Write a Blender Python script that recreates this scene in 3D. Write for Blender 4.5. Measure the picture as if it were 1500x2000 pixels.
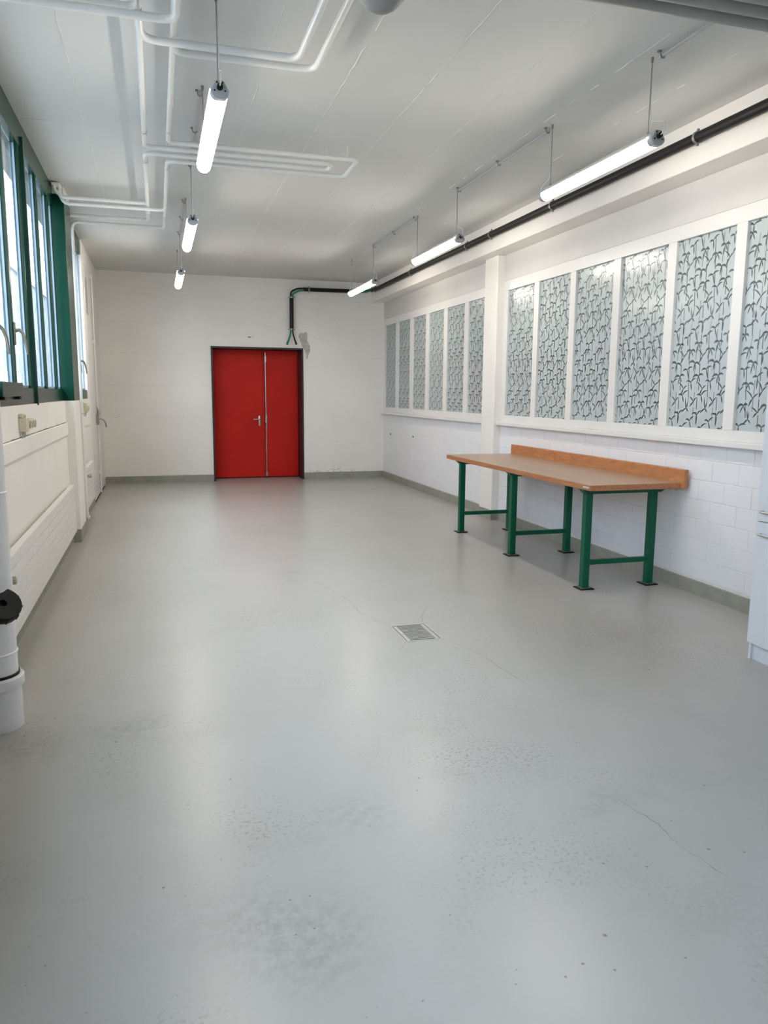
import bpy, bmesh, math, random
from mathutils import Vector, Matrix

for o in list(bpy.data.objects): bpy.data.objects.remove(o, do_unlink=True)
scene = bpy.context.scene
COL = scene.collection
R = math.radians

# ------------------------------------------------------------------ camera
H_CAM, F_PX, YAW, PITCH, ROLL = 1.55, 1485.65, .2881, -.1543, .0074
cam_d = bpy.data.cameras.new('camera'); cam = bpy.data.objects.new('camera', cam_d); COL.objects.link(cam)
cam_d.sensor_fit = 'HORIZONTAL'; cam_d.sensor_width = 36.0; cam_d.lens = F_PX / 1500.0 * 36.0
cam_d.clip_start = .05; cam_d.clip_end = 300
_F = Vector((math.sin(YAW)*math.cos(PITCH), math.cos(YAW)*math.cos(PITCH), math.sin(PITCH)))
_Rt = Vector((math.cos(YAW), -math.sin(YAW), 0)); _U = _Rt.cross(_F)
_r = math.cos(ROLL)*_Rt + math.sin(ROLL)*_U; _u = -math.sin(ROLL)*_Rt + math.cos(ROLL)*_U
m = Matrix((_r, _u, -_F)).transposed().to_4x4(); m.translation = Vector((0, 0, H_CAM))
cam.matrix_world = m
scene.camera = cam

# ------------------------------------------------------------------ world, exposure
world = bpy.data.worlds.new('sky'); scene.world = world; world.use_nodes = True
bg = world.node_tree.nodes['Background']
SKY_COL, SKY_STR = (.80, .87, 1.0), 7.0
bg.inputs[0].default_value = (*SKY_COL, 1); bg.inputs[1].default_value = SKY_STR
LAMP_COL, LAMP_STR = (1.0, .92, .80), 20.0
vs = scene.view_settings
vs.view_transform = 'Standard'; vs.look = 'None'; vs.gamma = 1.0; vs.use_curve_mapping = False
vs.exposure = 1.2
cy = scene.cycles
cy.use_light_tree = False; cy.adaptive_threshold = .03; cy.max_bounces = 6; cy.diffuse_bounces = 4; cy.glossy_bounces = 3; cy.transmission_bounces = 4; cy.transparent_max_bounces = 8
cy.caustics_reflective = False; cy.caustics_refractive = False; cy.sample_clamp_indirect = 6.0

# ------------------------------------------------------------------ main dimensions
XL, XR, YB, YF, H = -.89, 4.03, 13.68, -3.0, 3.515
XB, ZB = 3.787, 3.185            # beam face / underside
WZ0, WZ1 = 1.455, 3.32           # left window band

# ------------------------------------------------------------------ materials
def new_mat(name):
    mt = bpy.data.materials.new(name); mt.use_nodes = True
    nt = mt.node_tree; return mt, nt, nt.nodes['Principled BSDF']
def mat(name, col, rough=.5, metal=0., var=.06, scale=6., bump=0., bscale=60., coat=0., spec=.5, rvar=0.):
    mt, nt, b = new_mat(name)
    b.inputs['Roughness'].default_value = rough; b.inputs['Metallic'].default_value = metal
    b.inputs['Coat Weight'].default_value = coat; b.inputs['Coat Roughness'].default_value = .16
    b.inputs['Specular IOR Level'].default_value = spec
    tc = nt.nodes.new('ShaderNodeTexCoord')
    n = nt.nodes.new('ShaderNodeTexNoise'); n.inputs['Scale'].default_value = scale; n.inputs['Detail'].default_value = 2
    nt.links.new(tc.outputs['Object'], n.inputs['Vector'])
    r = nt.nodes.new('ShaderNodeValToRGB')
    r.color_ramp.elements[0].position = .3; r.color_ramp.elements[1].position = .7
    r.color_ramp.elements[0].color = (*[c*(1-var) for c in col], 1)
    r.color_ramp.elements[1].color = (*[min(1, c*(1+var)) for c in col], 1)
    nt.links.new(n.outputs['Fac'], r.inputs[0]); nt.links.new(r.outputs[0], b.inputs['Base Color'])
    if rvar:
        mr = nt.nodes.new('ShaderNodeMapRange'); mr.inputs[3].default_value = rough-rvar; mr.inputs[4].default_value = rough+rvar
        mr.inputs[1].default_value = .3; mr.inputs[2].default_value = .7
        nt.links.new(n.outputs['Fac'], mr.inputs[0]); nt.links.new(mr.outputs[0], b.inputs['Roughness'])
    if bump:
        n2 = nt.nodes.new('ShaderNodeTexNoise'); n2.inputs['Scale'].default_value = bscale; n2.inputs['Detail'].default_value = 2
        nt.links.new(tc.outputs['Object'], n2.inputs['Vector'])
        bp = nt.nodes.new('ShaderNodeBump'); bp.inputs['Strength'].default_value = bump; bp.inputs['Distance'].default_value = .004
        nt.links.new(n2.outputs['Fac'], bp.inputs['Height']); nt.links.new(bp.outputs[0], b.inputs['Normal'])
    return mt

STAINS = [(-.22, 3.52, .17, .5), (-.08, 3.62, .14, .4), (.35, 1.95, .28, .45), (.20, 2.10, .2, .3), (.66, 2.55, .2, .35), (-.60, 3.45, .2, .5), (1.63, 2.39, .12, .35), (1.52, 2.34, .1, .3), (-.55, 4.22, .16, .2)]
def floor_mat():
    mt, nt, b = new_mat('floor_paint'); L = nt.links.new
    tc = nt.nodes.new('ShaderNodeTexCoord')
    def noise(scale, detail=5, rough=.55):
        n = nt.nodes.new('ShaderNodeTexNoise'); n.inputs['Scale'].default_value = scale; n.inputs['Detail'].default_value = detail
        n.inputs['Roughness'].default_value = rough; L(tc.outputs['Object'], n.inputs['Vector']); return n
    def ramp(src, p0, c0, p1, c1):
        r = nt.nodes.new('ShaderNodeValToRGB'); e = r.color_ramp.elements
        e[0].position = p0; e[1].position = p1; e[0].color = (*c0, 1); e[1].color = (*c1, 1); L(src, r.inputs[0]); return r
    base = ramp(noise(.9, 4).outputs['Fac'], .3, (.38, .370, .345), .72, (.416, .406, .385))
    def mul(a, bsock, fac=1.):
        mx = nt.nodes.new('ShaderNodeMixRGB'); mx.blend_type = 'MULTIPLY'; mx.inputs[0].default_value = fac
        L(a, mx.inputs[1]); L(bsock, mx.inputs[2]); return mx.outputs[0]
    # fine speckle, only where a slow mask lets wear show
    sp = ramp(noise(70, 2, .4).outputs['Fac'], .54, (1, 1, 1), .66, (.66, .655, .63))
    mask = ramp(noise(1.1, 4, .6).outputs['Fac'], .50, (.04, .04, .04), .66, (1, 1, 1))
    mx = nt.nodes.new('ShaderNodeMixRGB'); mx.blend_type = 'MIX'; mx.inputs[1].default_value = (1, 1, 1, 1)
    L(mask.outputs[0], mx.inputs[0]); L(sp.outputs[0], mx.inputs[2])
    c = mul(base.outputs[0], mx.outputs[0])
    # scattered dark grit everywhere
    v = nt.nodes.new('ShaderNodeTexVoronoi'); v.voronoi_dimensions = '2D'; v.inputs['Scale'].default_value = 5.5; L(tc.outputs['Object'], v.inputs['Vector'])
    nz = noise(2.7, 2); ad = nt.nodes.new('ShaderNodeMath'); ad.operation = 'MULTIPLY_ADD'; ad.inputs[1].default_value = -.16; L(nz.outputs['Fac'], ad.inputs[0])
    sm = nt.nodes.new('ShaderNodeMath'); sm.operation = 'ADD'; sm.inputs[1].default_value = .088; L(v.outputs['Distance'], ad.inputs[2]); L(ad.outputs[0], sm.inputs[0])
    gr = ramp(sm.outputs[0], .008, (.50, .48, .45), .022, (1, 1, 1))
    c = mul(c, gr.outputs[0])
    st = ramp(noise(2.3, 6, .65).outputs['Fac'], .52, (1, 1, 1), .72, (.915, .915, .90))
    c = mul(c, st.outputs[0])
    # scuffed stains with a place of their own
    fine = ramp(noise(24, 4, .7).outputs['Fac'], .40, (0, 0, 0), .62, (1, 1, 1))
    for (sx, sy, rad, dark) in STAINS:
        vm = nt.nodes.new('ShaderNodeVectorMath'); vm.operation = 'DISTANCE'; vm.inputs[1].default_value = (sx, sy, 0); L(tc.outputs['Object'], vm.inputs[0])
        m1 = nt.nodes.new('ShaderNodeMapRange'); m1.inputs[1].default_value = rad; m1.inputs[2].default_value = rad*.25; m1.inputs[3].default_value = 0; m1.inputs[4].default_value = dark
        L(vm.outputs['Value'], m1.inputs[0])
        m2 = nt.nodes.new('ShaderNodeMath'); m2.operation = 'MULTIPLY'; L(m1.outputs[0], m2.inputs[0]); L(fine.outputs[0], m2.inputs[1])
        mm = nt.nodes.new('ShaderNodeMixRGB'); L(m2.outputs[0], mm.inputs[0]); L(c, mm.inputs[1]); mm.inputs[2].default_value = (.22, .215, .20, 1); c = mm.outputs[0]
    L(c, b.inputs['Base Color'])
    b.inputs['Roughness'].default_value = .29; b.inputs['Specular IOR Level'].default_value = .42
    bp = nt.nodes.new('ShaderNodeBump'); bp.inputs['Strength'].default_value = .12; bp.inputs['Distance'].default_value = .004
    L(noise(38, 4).outputs['Fac'], bp.inputs['Height']); L(bp.outputs[0], b.inputs['Normal'])
    return mt

def wood_mat(name, c0, c1, rough, stretch):
    mt, nt, b = new_mat(name); L = nt.links.new
    tc = nt.nodes.new('ShaderNodeTexCoord'); mp = nt.nodes.new('ShaderNodeMapping'); mp.inputs['Scale'].default_value = stretch
    L(tc.outputs['Object'], mp.inputs[0])
    n = nt.nodes.new('ShaderNodeTexNoise'); n.inputs['Scale'].default_value = 9; n.inputs['Detail'].default_value = 7; n.inputs['Distortion'].default_value = .6
    L(mp.outputs[0], n.inputs['Vector'])
    r = nt.nodes.new('ShaderNodeValToRGB'); r.color_ramp.elements[0].position = .32; r.color_ramp.elements[1].position = .7
    r.color_ramp.elements[0].color = (*c0, 1); r.color_ramp.elements[1].color = (*c1, 1)
    L(n.outputs['Fac'], r.inputs[0]); L(r.outputs[0], b.inputs['Base Color']); b.inputs['Roughness'].default_value = rough
    return mt

def glass_mat(name, tint=(.93, .97, .97), rough=.01):
    mt = bpy.data.materials.new(name); mt.use_nodes = True; nt = mt.node_tree
    nt.nodes.remove(nt.nodes['Principled BSDF']); out = nt.nodes['Material Output']
    t = nt.nodes.new('ShaderNodeBsdfTransparent'); t.inputs[0].default_value = (*tint, 1)
    g = nt.nodes.new('ShaderNodeBsdfGlossy'); g.inputs['Roughness'].default_value = rough
    fr = nt.nodes.new('ShaderNodeFresnel')          # same reflectance on both faces of the thin pane
    ge = nt.nodes.new('ShaderNodeNewGeometry'); mr = nt.nodes.new('ShaderNodeMapRange')
    mr.inputs[3].default_value = 1.5; mr.inputs[4].default_value = 1/1.5
    nt.links.new(ge.outputs['Backfacing'], mr.inputs[0]); nt.links.new(mr.outputs[0], fr.inputs[0])
    mx = nt.nodes.new('ShaderNodeMixShader')
    nt.links.new(fr.outputs[0], mx.inputs[0]); nt.links.new(t.outputs[0], mx.inputs[1]); nt.links.new(g.outputs[0], mx.inputs[2])
    nt.links.new(mx.outputs[0], out.inputs[0]); return mt

def emit_mat(name, col, s):
    mt, nt, b = new_mat(name)
    b.inputs['Base Color'].default_value = (.9, .9, .88, 1)
    b.inputs['Emission Color'].default_value = (*col, 1); b.inputs['Emission Strength'].default_value = s
    return mt

M = dict(
 wall=mat('white_wall_paint', (.85, .815, .772), .55, var=.025, scale=1.6, bump=.25, bscale=45),
 ceil=mat('white_ceiling_paint', (.64, .64, .62), .6, var=.035, scale=1.2, bump=.3, bscale=35),
 block=mat('white_block_paint', (.81, .81, .83), .5, var=.012, scale=2, bump=.4, bscale=60),
 mortar=mat('white_mortar_paint', (.74, .735, .73), .6, var=.05, scale=30, bump=.4, bscale=90),
 trimw=mat('white_gloss_paint', (.76, .75, .73), .3, var=.02, scale=3),
 upper=mat('white_board_paint', (.63, .612, .595), .38, var=.03, scale=2, bump=.06, bscale=30),
 floor=floor_mat(),
 skirt=mat('skirting_paint', (.30, .30, .255), .45, var=.10, scale=7, bump=.2, bscale=50),
 green=mat('green_window_paint', (.002, .044, .026), .26, spec=.2, var=.10, scale=4, bump=.05, bscale=30),
 greenleg=mat('green_steel_paint', (.002, .095, .052), .34, spec=.25, var=.06, scale=5),
 greendark=mat('dark_green_paint', (.003, .030, .020), .35, var=.1),
 red=mat('red_door_paint', (.55, .017, .011), .42, spec=.16, var=.07, scale=2.2, bump=.03),
 blk=mat('black_frame_paint', (.016, .017, .018), .4, var=.15),
 rubber=mat('black_plastic', (.009, .009, .009), .5, spec=.3, var=.2, scale=12),
 cable_g=mat('green_cable_sheath', (.0, .20, .11), .4, var=.08),
 steel=mat('brushed_steel', (.55, .55, .54), .32, 1., var=.06, scale=20),
 steeld=mat('dull_steel', (.33, .33, .32), .45, .9, var=.15, scale=14),
 bead=mat('blue_grey_bead', (.26, .34, .42), .4, var=.08),
 zinc=mat('galvanised_steel', (.50, .50, .50), .45, .7, var=.12, scale=30),
 alu=mat('aluminium_lever', (.13, .115, .09), .4, .5, var=.1, scale=20),
 pipew=mat('white_pipe_enamel', (.78, .78, .755), .28, var=.03, scale=4),
 pvc=mat('white_plastic', (.85, .835, .83), .33, var=.02, scale=3),
 radi=mat('white_radiator_enamel', (.80, .785, .75), .3, var=.015),
 cream=mat('cream_plastic', (.62, .57, .44), .35, var=.05),
 grayduct=mat('grey_painted_steel', (.30, .295, .27), .5, var=.05, scale=5),
 graycond=mat('grey_conduit', (.42, .44, .45), .4, var=.05),
 capg=mat('grey_lamp_cap', (.42, .43, .44), .42, var=.06),
 lens=mat('clear_lamp_housing', (.78, .78, .76), .2, var=.02),
 cord=mat('white_flex', (.72, .72, .70), .4, var=.03),
 woodtop=wood_mat('bench_top_wood', (.36, .235, .15), (.46, .315, .21), .33, (5, .35, 5)),
 woodedge=wood_mat('bench_edge_wood', (.34, .125, .05), (.50, .21, .09), .4, (5, .6, 8)),
 splash=wood_mat('bench_splash_wood', (.40, .155, .055), (.55, .24, .095), .38, (5, .9, 3)),
 cabinet=mat('pale_cabinet_laminate', (.73, .75, .79), .35, var=.015),
 film=mat('frosted_film', (.46, .52, .53), .34, var=.05, scale=3, coat=.5, spec=.5),
 print=mat('film_print', (.075, .092, .092), .34, var=.2, scale=30, coat=.25),
 glass=glass_mat('window_glass'),
 dark=mat('dark_hole_and_shadow', (.02, .02, .02), .8),
 bare=mat('bare_plaster', (.50, .455, .39), .8, var=.14, scale=18, bump=.5, bscale=60),
 chip=mat('dark_chip', (.10, .095, .085), .8, var=.3),
 seam=mat('ceiling_seam_paint', (.70, .70, .67), .5, var=.12, scale=20),
 crack=mat('floor_crack_dirt', (.20, .195, .17), .8, var=.2),
 pane2=mat('grey_door_pane', (.36, .35, .32), .3, var=.05),
 sticker=mat('white_plate', (.62, .65, .68), .35),
 facade=mat('pale_facade_render', (.20, .21, .24), .8, var=.25, scale=.4),
 roofm=mat('facade_roof_edge', (.32, .30, .29), .6),
 fwin=mat('facade_window_glass', (.10, .13, .16), .1),
 ground=mat('asphalt', (.22, .22, .215), .9, var=.1),
)
M['lamp'] = emit_mat('lamp_diffuser', LAMP_COL, LAMP_STR)

# ------------------------------------------------------------------ helpers
class B:
    """collects shapes, then links them as one mesh object"""
    def __init__(s): s.bm = bmesh.new()
    def box(s, x0, x1, y0, y1, z0, z1, bev=0., seg=1):
        t = bmesh.new()
        v = [t.verts.new((x, y, z)) for x in (x0, x1) for y in (y0, y1) for z in (z0, z1)]
        for f in ((0,1,3,2),(4,6,7,5),(0,4,5,1),(2,3,7,6),(0,2,6,4),(1,5,7,3)): t.faces.new([v[i] for i in f])
        bmesh.ops.recalc_face_normals(t, faces=t.faces[:])
        if bev: bmesh.ops.bevel(t, geom=t.edges[:], offset=bev, segments=seg, affect='EDGES', profile=.5)
        s._add(t); return s
    def _add(s, t):
        me = bpy.data.meshes.new('tmp'); t.to_mesh(me); t.free(); s.bm.from_mesh(me); bpy.data.meshes.remove(me)
    def prism(s, pts, axis, a0, a1, bev=0.):
        """pts: 2D outline in the two other axes (order x,y,z without axis)"""
        t = bmesh.new()
        def P(p, a):
            q = list(p); q.insert(axis, a); return q
        va = [t.verts.new(P(p, a0)) for p in pts]; vb = [t.verts.new(P(p, a1)) for p in pts]
        t.faces.new(va); t.faces.new(vb[::-1])
        n = len(pts)
        for i in range(n): t.faces.new((va[i], vb[i], vb[(i+1) % n], va[(i+1) % n]))
        bmesh.ops.recalc_face_normals(t, faces=t.faces[:])
        if bev: bmesh.ops.bevel(t, geom=t.edges[:], offset=bev, segments=1, affect='EDGES')
        s._add(t); return s
    def tube(s, pts, r, seg=10, cap=True, radii=None):
        pts = [Vector(p) for p in pts]; bm = s.bm; rings = []; nrm = None
        for i, p in enumerate(pts):
            d = (pts[min(i+1, len(pts)-1)] - pts[max(i-1, 0)]).normalized()
            if nrm is None: nrm = d.orthogonal().normalized()
            nrm = (nrm - d*nrm.dot(d)).normalized(); b = d.cross(nrm); rr = radii[i] if radii else r
            rings.append([bm.verts.new(p + (nrm*math.cos(2*math.pi*k/seg) + b*math.sin(2*math.pi*k/seg))*rr) for k in range(seg)])
        for a, b2 in zip(rings, rings[1:]):
            for k in range(seg): bm.faces.new((a[k], a[(k+1) % seg], b2[(k+1) % seg], b2[k]))
        if cap: bm.faces.new(rings[0][::-1]); bm.faces.new(rings[-1])
        return s
    def lathe(s, prof, origin, axis=(0, 0, 1), seg=24):
        """prof: (radius, height) pairs along axis"""
        ax = Vector(axis).normalized(); a = ax.orthogonal().normalized(); b = ax.cross(a); o = Vector(origin); bm = s.bm; rings = []
        for r, h in prof:
            if r < 1e-6: rings.append([bm.verts.new(o + ax*h)])
            else: rings.append([bm.verts.new(o + ax*h + (a*math.cos(2*math.pi*k/seg) + b*math.sin(2*math.pi*k/seg))*r) for k in range(seg)])
        for p, q in zip(rings, rings[1:]):
            for k in range(seg):
                k2 = (k+1) % seg
                if len(p) == 1 and len(q) == 1: continue
                if len(p) == 1: bm.faces.new((p[0], q[k], q[k2]))
                elif len(q) == 1: bm.faces.new((p[k], q[0], p[k2]))
                else: bm.faces.new((p[k], q[k], q[k2], p[k2]))
        return s
    def build(s, name, material, parent=None, smooth=False, auto=True):
        me = bpy.data.meshes.new(name)
        bmesh.ops.recalc_face_normals(s.bm, faces=s.bm.faces[:])
        s.bm.to_mesh(me); s.bm.free(); me.materials.append(M[material] if isinstance(material, str) else material)
        if smooth:
            me.polygons.foreach_set('use_smooth', [True]*len(me.polygons))
            if auto: me.set_sharp_from_angle(angle=R(40))
        o = bpy.data.objects.new(name, me); COL.objects.link(o)
        if parent is not None:
            o.parent = parent; o.matrix_parent_inverse = parent.matrix_basis.inverted() if parent.type == 'EMPTY' else Matrix()
        return o
def fillet(pts, r, n=6):
    pts = [Vector(p) for p in pts]; out = [pts[0]]
    for a, p, c in zip(pts, pts[1:], pts[2:]):
        u = (a-p).normalized(); v = (c-p).normalized(); ang = u.angle(v)
        d = min(r/math.tan(ang/2), .49*(a-p).length, .49*(c-p).length)
        p0 = p+u*d; p1 = p+v*d
        for k in range(n+1):
            t = k/n; out.append(p0*(1-t)**2 + p*2*t*(1-t) + p1*t*t)
    out.append(pts[-1]); return out
def empty(name, loc):
    o = bpy.data.objects.new(name, None); COL.objects.link(o); o.location = loc; o.empty_display_size = .1
    bpy.context.view_layer.update(); return o
def tag(o, label, cat=None, group=None, kind=None):
    if label: o['label'] = label
    if cat: o['category'] = cat
    if group: o['group'] = group
    if kind: o['kind'] = kind
    return o
def struct(o, label): o['kind'] = 'structure'; o['label'] = label; return o
def copy_tree(o, loc):
    r = o.copy(); COL.objects.link(r); r.location = loc
    for c in o.children:
        d = c.copy(); COL.objects.link(d); d.parent = r; d.matrix_parent_inverse = c.matrix_parent_inverse.copy()
        for g in c.children:
            e = g.copy(); COL.objects.link(e); e.parent = d; e.matrix_parent_inverse = g.matrix_parent_inverse.copy()
    return r
rnd = random.Random(4)

# ================================================================== SETTING
# floor with the hole for the drain
DX0, DX1, DY0, DY1 = 1.447, 1.705, 4.388, 4.740
b = B()
b.box(-1.25, DX0, YF-.2, 14.6, -.15, 0); b.box(DX1, 4.4, YF-.2, 14.6, -.15, 0)
b.box(DX0, DX1, YF-.2, DY0, -.15, 0); b.box(DX0, DX1, DY1, 14.6, -.15, 0)
floor = struct(b.build('floor', 'floor'), 'grey painted concrete floor with worn patches')
def ribbon(name, pts, w, material, parent, z=.0012, jitter=.006, sub=7):
    bm = B(); V = []
    P = [Vector(p) for p in pts]; path = []
    for p, q in zip(P, P[1:]):
        for k in range(sub): path.append(p.lerp(q, k/sub) + Vector((rnd.uniform(-1, 1), rnd.uniform(-1, 1)))*jitter)
    path.append(P[-1])
    for i, p in enumerate(path):
        d = (path[min(i+1, len(path)-1)]-path[max(i-1, 0)]).normalized(); n = Vector((-d.y, d.x))
        ww = w*rnd.uniform(.35, 1.)*(.3 if i in (0, len(path)-1) else 1)
        V.append((bm.bm.verts.new((*(p+n*ww), z)), bm.bm.verts.new((*(p-n*ww), z))))
    for a, c in zip(V, V[1:]): bm.bm.faces.new((a[0], a[1], c[1], c[0]))
    return bm.build(name, material, parent)
for pts in ([(1.45,4.74),(1.39,4.88),(1.33,5.1),(1.34,5.45),(1.27,5.8),(1.20,6.15)], [(1.70,4.745),(1.72,4.86),(1.80,5.02),(1.86,5.12)],
            [(1.45,4.39),(1.40,4.31),(1.36,4.26)], [(1.70,4.38),(1.77,4.22),(1.82,4.03),(1.83,3.8),(1.87,3.55)], [(1.66,2.35),(1.70,2.2),(1.69,2.05),(1.73,1.85)]):
    ribbon('crack', pts, .0016, 'crack', floor)

ceiling = struct(B().box(-1.25, 4.4, YF-.2, 14.6, H, H+.2).build('ceiling', 'ceil'), 'white painted board-marked concrete ceiling')
def seam(x, y0, y1, w=.006, h=.004, along='y', gaps=.12):
    b = B(); n = max(4, int((y1-y0)/.09)); bm = b.bm; prev = None
    for i in range(n+1):
        t = y0+(y1-y0)*i/n
        if rnd.random() < gaps: prev = None; continue
        c = x+rnd.uniform(-.005, .005); ww = w*rnd.uniform(.4, 1.3); hh = h*rnd.uniform(.5, 1.4)
        P = [(c-ww, t, H+.002), (c, t, H-hh), (c+ww, t, H+.002)]
        if along == 'x': P = [(p[1], p[0], p[2]) for p in P]
        cur = [bm.verts.new(p) for p in P]
        if prev:
            bm.faces.new((prev[0], prev[1], cur[1], cur[0])); bm.faces.new((prev[1], prev[2], cur[2], cur[1]))
        prev = cur
    b.build('formwork_seam', 'seam', ceiling)
for x, g in ((-.44, .03), (.18, .6), (.70, .2), (1.22, .08), (1.74, .05), (2.26, .2), (2.78, .4), (3.30, .4)): seam(x, 3.0, 13.5, gaps=g, w=.007 if x < 0 else .005)
for y, x0, x1 in ((6.42, -.86, -.44), (7.5, -.44, -.02), (5.55, -.4, 0.)): seam(y, x0, x1, .004, .003, 'x', .3)

# back wall with door opening
DO = (.918, 2.526, 2.338)
b = B(); b.box(-1.25, DO[0], YB, YB+.5, 0, H); b.box(DO[1], 4.4, YB, YB+.5, 0, H); b.box(DO[0], DO[1], YB, YB+.5, DO[2], H)
wall_back = struct(b.build('wall_back', 'wall'), 'white painted concrete end wall with the red door')
def hseam(z, x0, x1, gaps):
    b = B(); bm = b.bm; prev = None; n = int((x1-x0)/.06)
    for i in range(n+1):
        x = x0+(x1-x0)*i/n
        if rnd.random() < gaps: prev = None; continue
        zz = z+rnd.uniform(-.004, .004); w = rnd.uniform(.0015, .0045)
        cur = [bm.verts.new((x, YB+.001, zz-w)), bm.verts.new((x, YB-rnd.uniform(.002, .004), zz)), bm.verts.new((x, YB+.001, zz+w))]
        if prev:
            bm.faces.new((prev[0], prev[1], cur[1], cur[0])); bm.faces.new((prev[1], prev[2], cur[2], cur[1]))
        prev = cur
    b.build('formwork_seam', 'mortar', wall_back)
for z in (3.17, 2.70, 2.19, 1.66, 1.12, .62):
    if z < DO[2]: hseam(z, XL+.02, DO[0]-.05, .25); hseam(z, DO[1]+.05, XR-.02, .35)
    else: hseam(z, XL+.02, XR-.05, .3)
# bare plaster patch right of the door
pts = [(2.445,2.545),(2.46,2.585),(2.492,2.612),(2.53,2.60),(2.575,2.622),(2.60,2.615),(2.612,2.58),(2.60,2.545),(2.612,2.51),(2.60,2.47),(2.625,2.44),(2.64,2.405),
       (2.655,2.38),(2.645,2.345),(2.662,2.31),(2.645,2.27),(2.628,2.235),(2.615,2.19),(2.60,2.152),(2.578,2.165),(2.582,2.22),(2.563,2.27),(2.555,2.32),(2.525,2.345),(2.50,2.385),(2.495,2.43),(2.47,2.46),(2.472,2.50),(2.452,2.515)]
b = B(); vs_ = [b.bm.verts.new((x, YB-.0015, z)) for x, z in pts]; b.bm.faces.new(vs_); b.build('bare_patch', 'bare', wall_back)
def chips(n, fx, fz, y, s, parent, ymode=True):
    b = B(); bm = b.bm
    for _ in range(n):
        x, z = fx(), fz(); k = rnd.randint(4, 6); r0 = s*rnd.uniform(.4, 1.2)
        bm.faces.new([bm.verts.new((x+r0*math.cos(6.283*i/k)*rnd.uniform(.6, 1.5), y, z+r0*math.sin(6.283*i/k)*rnd.uniform(.5, 1.))) for i in range(k)])
    o = b.build('paint_chips', 'chip', parent); o['kind'] = 'stuff'
chips(75, lambda: rnd.choice((rnd.gauss(2.75, .1), rnd.gauss(3.3, .2), rnd.uniform(2.62, 3.8))), lambda: min(.26, .115+abs(rnd.gauss(0, .045))), YB-.0012, .007, wall_back)
chips(9, lambda: rnd.uniform(1.55, 1.66), lambda: rnd.uniform(2.495, 2.52), YB-.0012, .010, wall_back)
chips(45, lambda: rnd.uniform(-.8, .9), lambda: rnd.choice((1.12, .125, .13))+rnd.uniform(0, .02), YB-.0012, .005, wall_back)
chips(40, lambda: rnd.choice((rnd.uniform(-.7, .8), rnd.uniform(2.6, 3.9))), lambda: rnd.uniform(.3, 3.0), YB-.0012, .005, wall_back)

# right wall: block parapet, boards above, beam
b = B(); b.box(XR+.003, 4.3, YF, YB, 0, 1.20); b.box(XR+.06, 4.3, YF, YB, 1.20, 2.90); b.box(XR+.004, 4.3, YF, YB, 2.88, H)
b.box(XR-.002, 4.3, YF, 3.0, 0, ZB); wall_right = struct(b.build('wall_right', 'mortar'), 'white painted block wall with glazed upper part')
b = B(); b.box(XR-.002, XR+.03, 3.0, 8.62, 2.885, ZB-.004); b.build('upper_board', 'upper', wall_right)
b = B(); b.box(XR-.002, XR+.03, 8.9, YB, 2.885, ZB-.004); b.build('upper_board', 'upper', wall_right)
blk_mesh = {}
def block(y0, y1, z0, z1):
    key = (round(y1-y0, 3), round(z1-z0, 3), rnd.randint(0, 1))
    if key not in blk_mesh:
        g = .0012+.0010*key[2]; o = B().box(-.001, .03, g, (y1-y0)-g, g, (z1-z0)-g, .0028).build('block', 'block', wall_right); blk_mesh[key] = o.data
    else:
        o = bpy.data.objects.new('block', blk_mesh[key]); COL.objects.link(o); o.parent = wall_right
    o.location = (XR+rnd.uniform(-.0008, .0012), y0, z0)
ZC = [.03+.0] + [.129+.155*i for i in range(7)] + [1.182]
for (ya, yb) in ((3.0, 8.62), (8.90, YB)):
    for r_, (z0, z1) in enumerate(zip(ZC[1:], ZC[2:])):
        y = ya - (.14 if r_ % 2 else 0)
        while y < yb-.03:
            y0 = max(ya, y); y1 = min(yb, y+.28)
            if y1-y0 > .03: block(y0, y1, z0, z1)
            y += .28
b = B(); b.box(XB, 4.3, YF, YB, ZB, H, .006); beam = struct(b.build('trim_1', 'wall'), 'white concrete beam along the top of the right wall')
b = B(); b.box(3.935, 4.2, 8.60, 8.97, .12, ZB, .008); pil = struct(b.build('trim_2', 'wall'), 'white pillar between the two glazed bays')
b = B(); b.box(3.936, 4.2, 8.599, 8.969, 0, .12); b.build('plinth', 'skirt', pil)

# skirtings
def skirt(name, boxes, label):
    b = B()
    for q in boxes: b.box(*q, .004)
    return struct(b.build(name, 'skirt'), label)
skirt('baseboard_back', [(XL, DO[0]-.004, YB-.012, YB+.01, -.01, .118), (DO[1]+.004, XR, YB-.012, YB+.01, -.01, .118)], 'grey painted skirting along the end wall')
skirt('baseboard_right', [(XR-.010, XR+.01, YF, 8.60, -.01, .112), (XR-.010, XR+.01, 8.97, YB, -.01, .118)], 'grey painted skirting along the right wall')
skirt('baseboard_left', [(XL-.01, XL+.010, YF, 8.335, -.01, .118), (XL-.01, XL+.010, 8.9, 11.3, -.01, .118)], 'grey painted skirting along the left wall')

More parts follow.
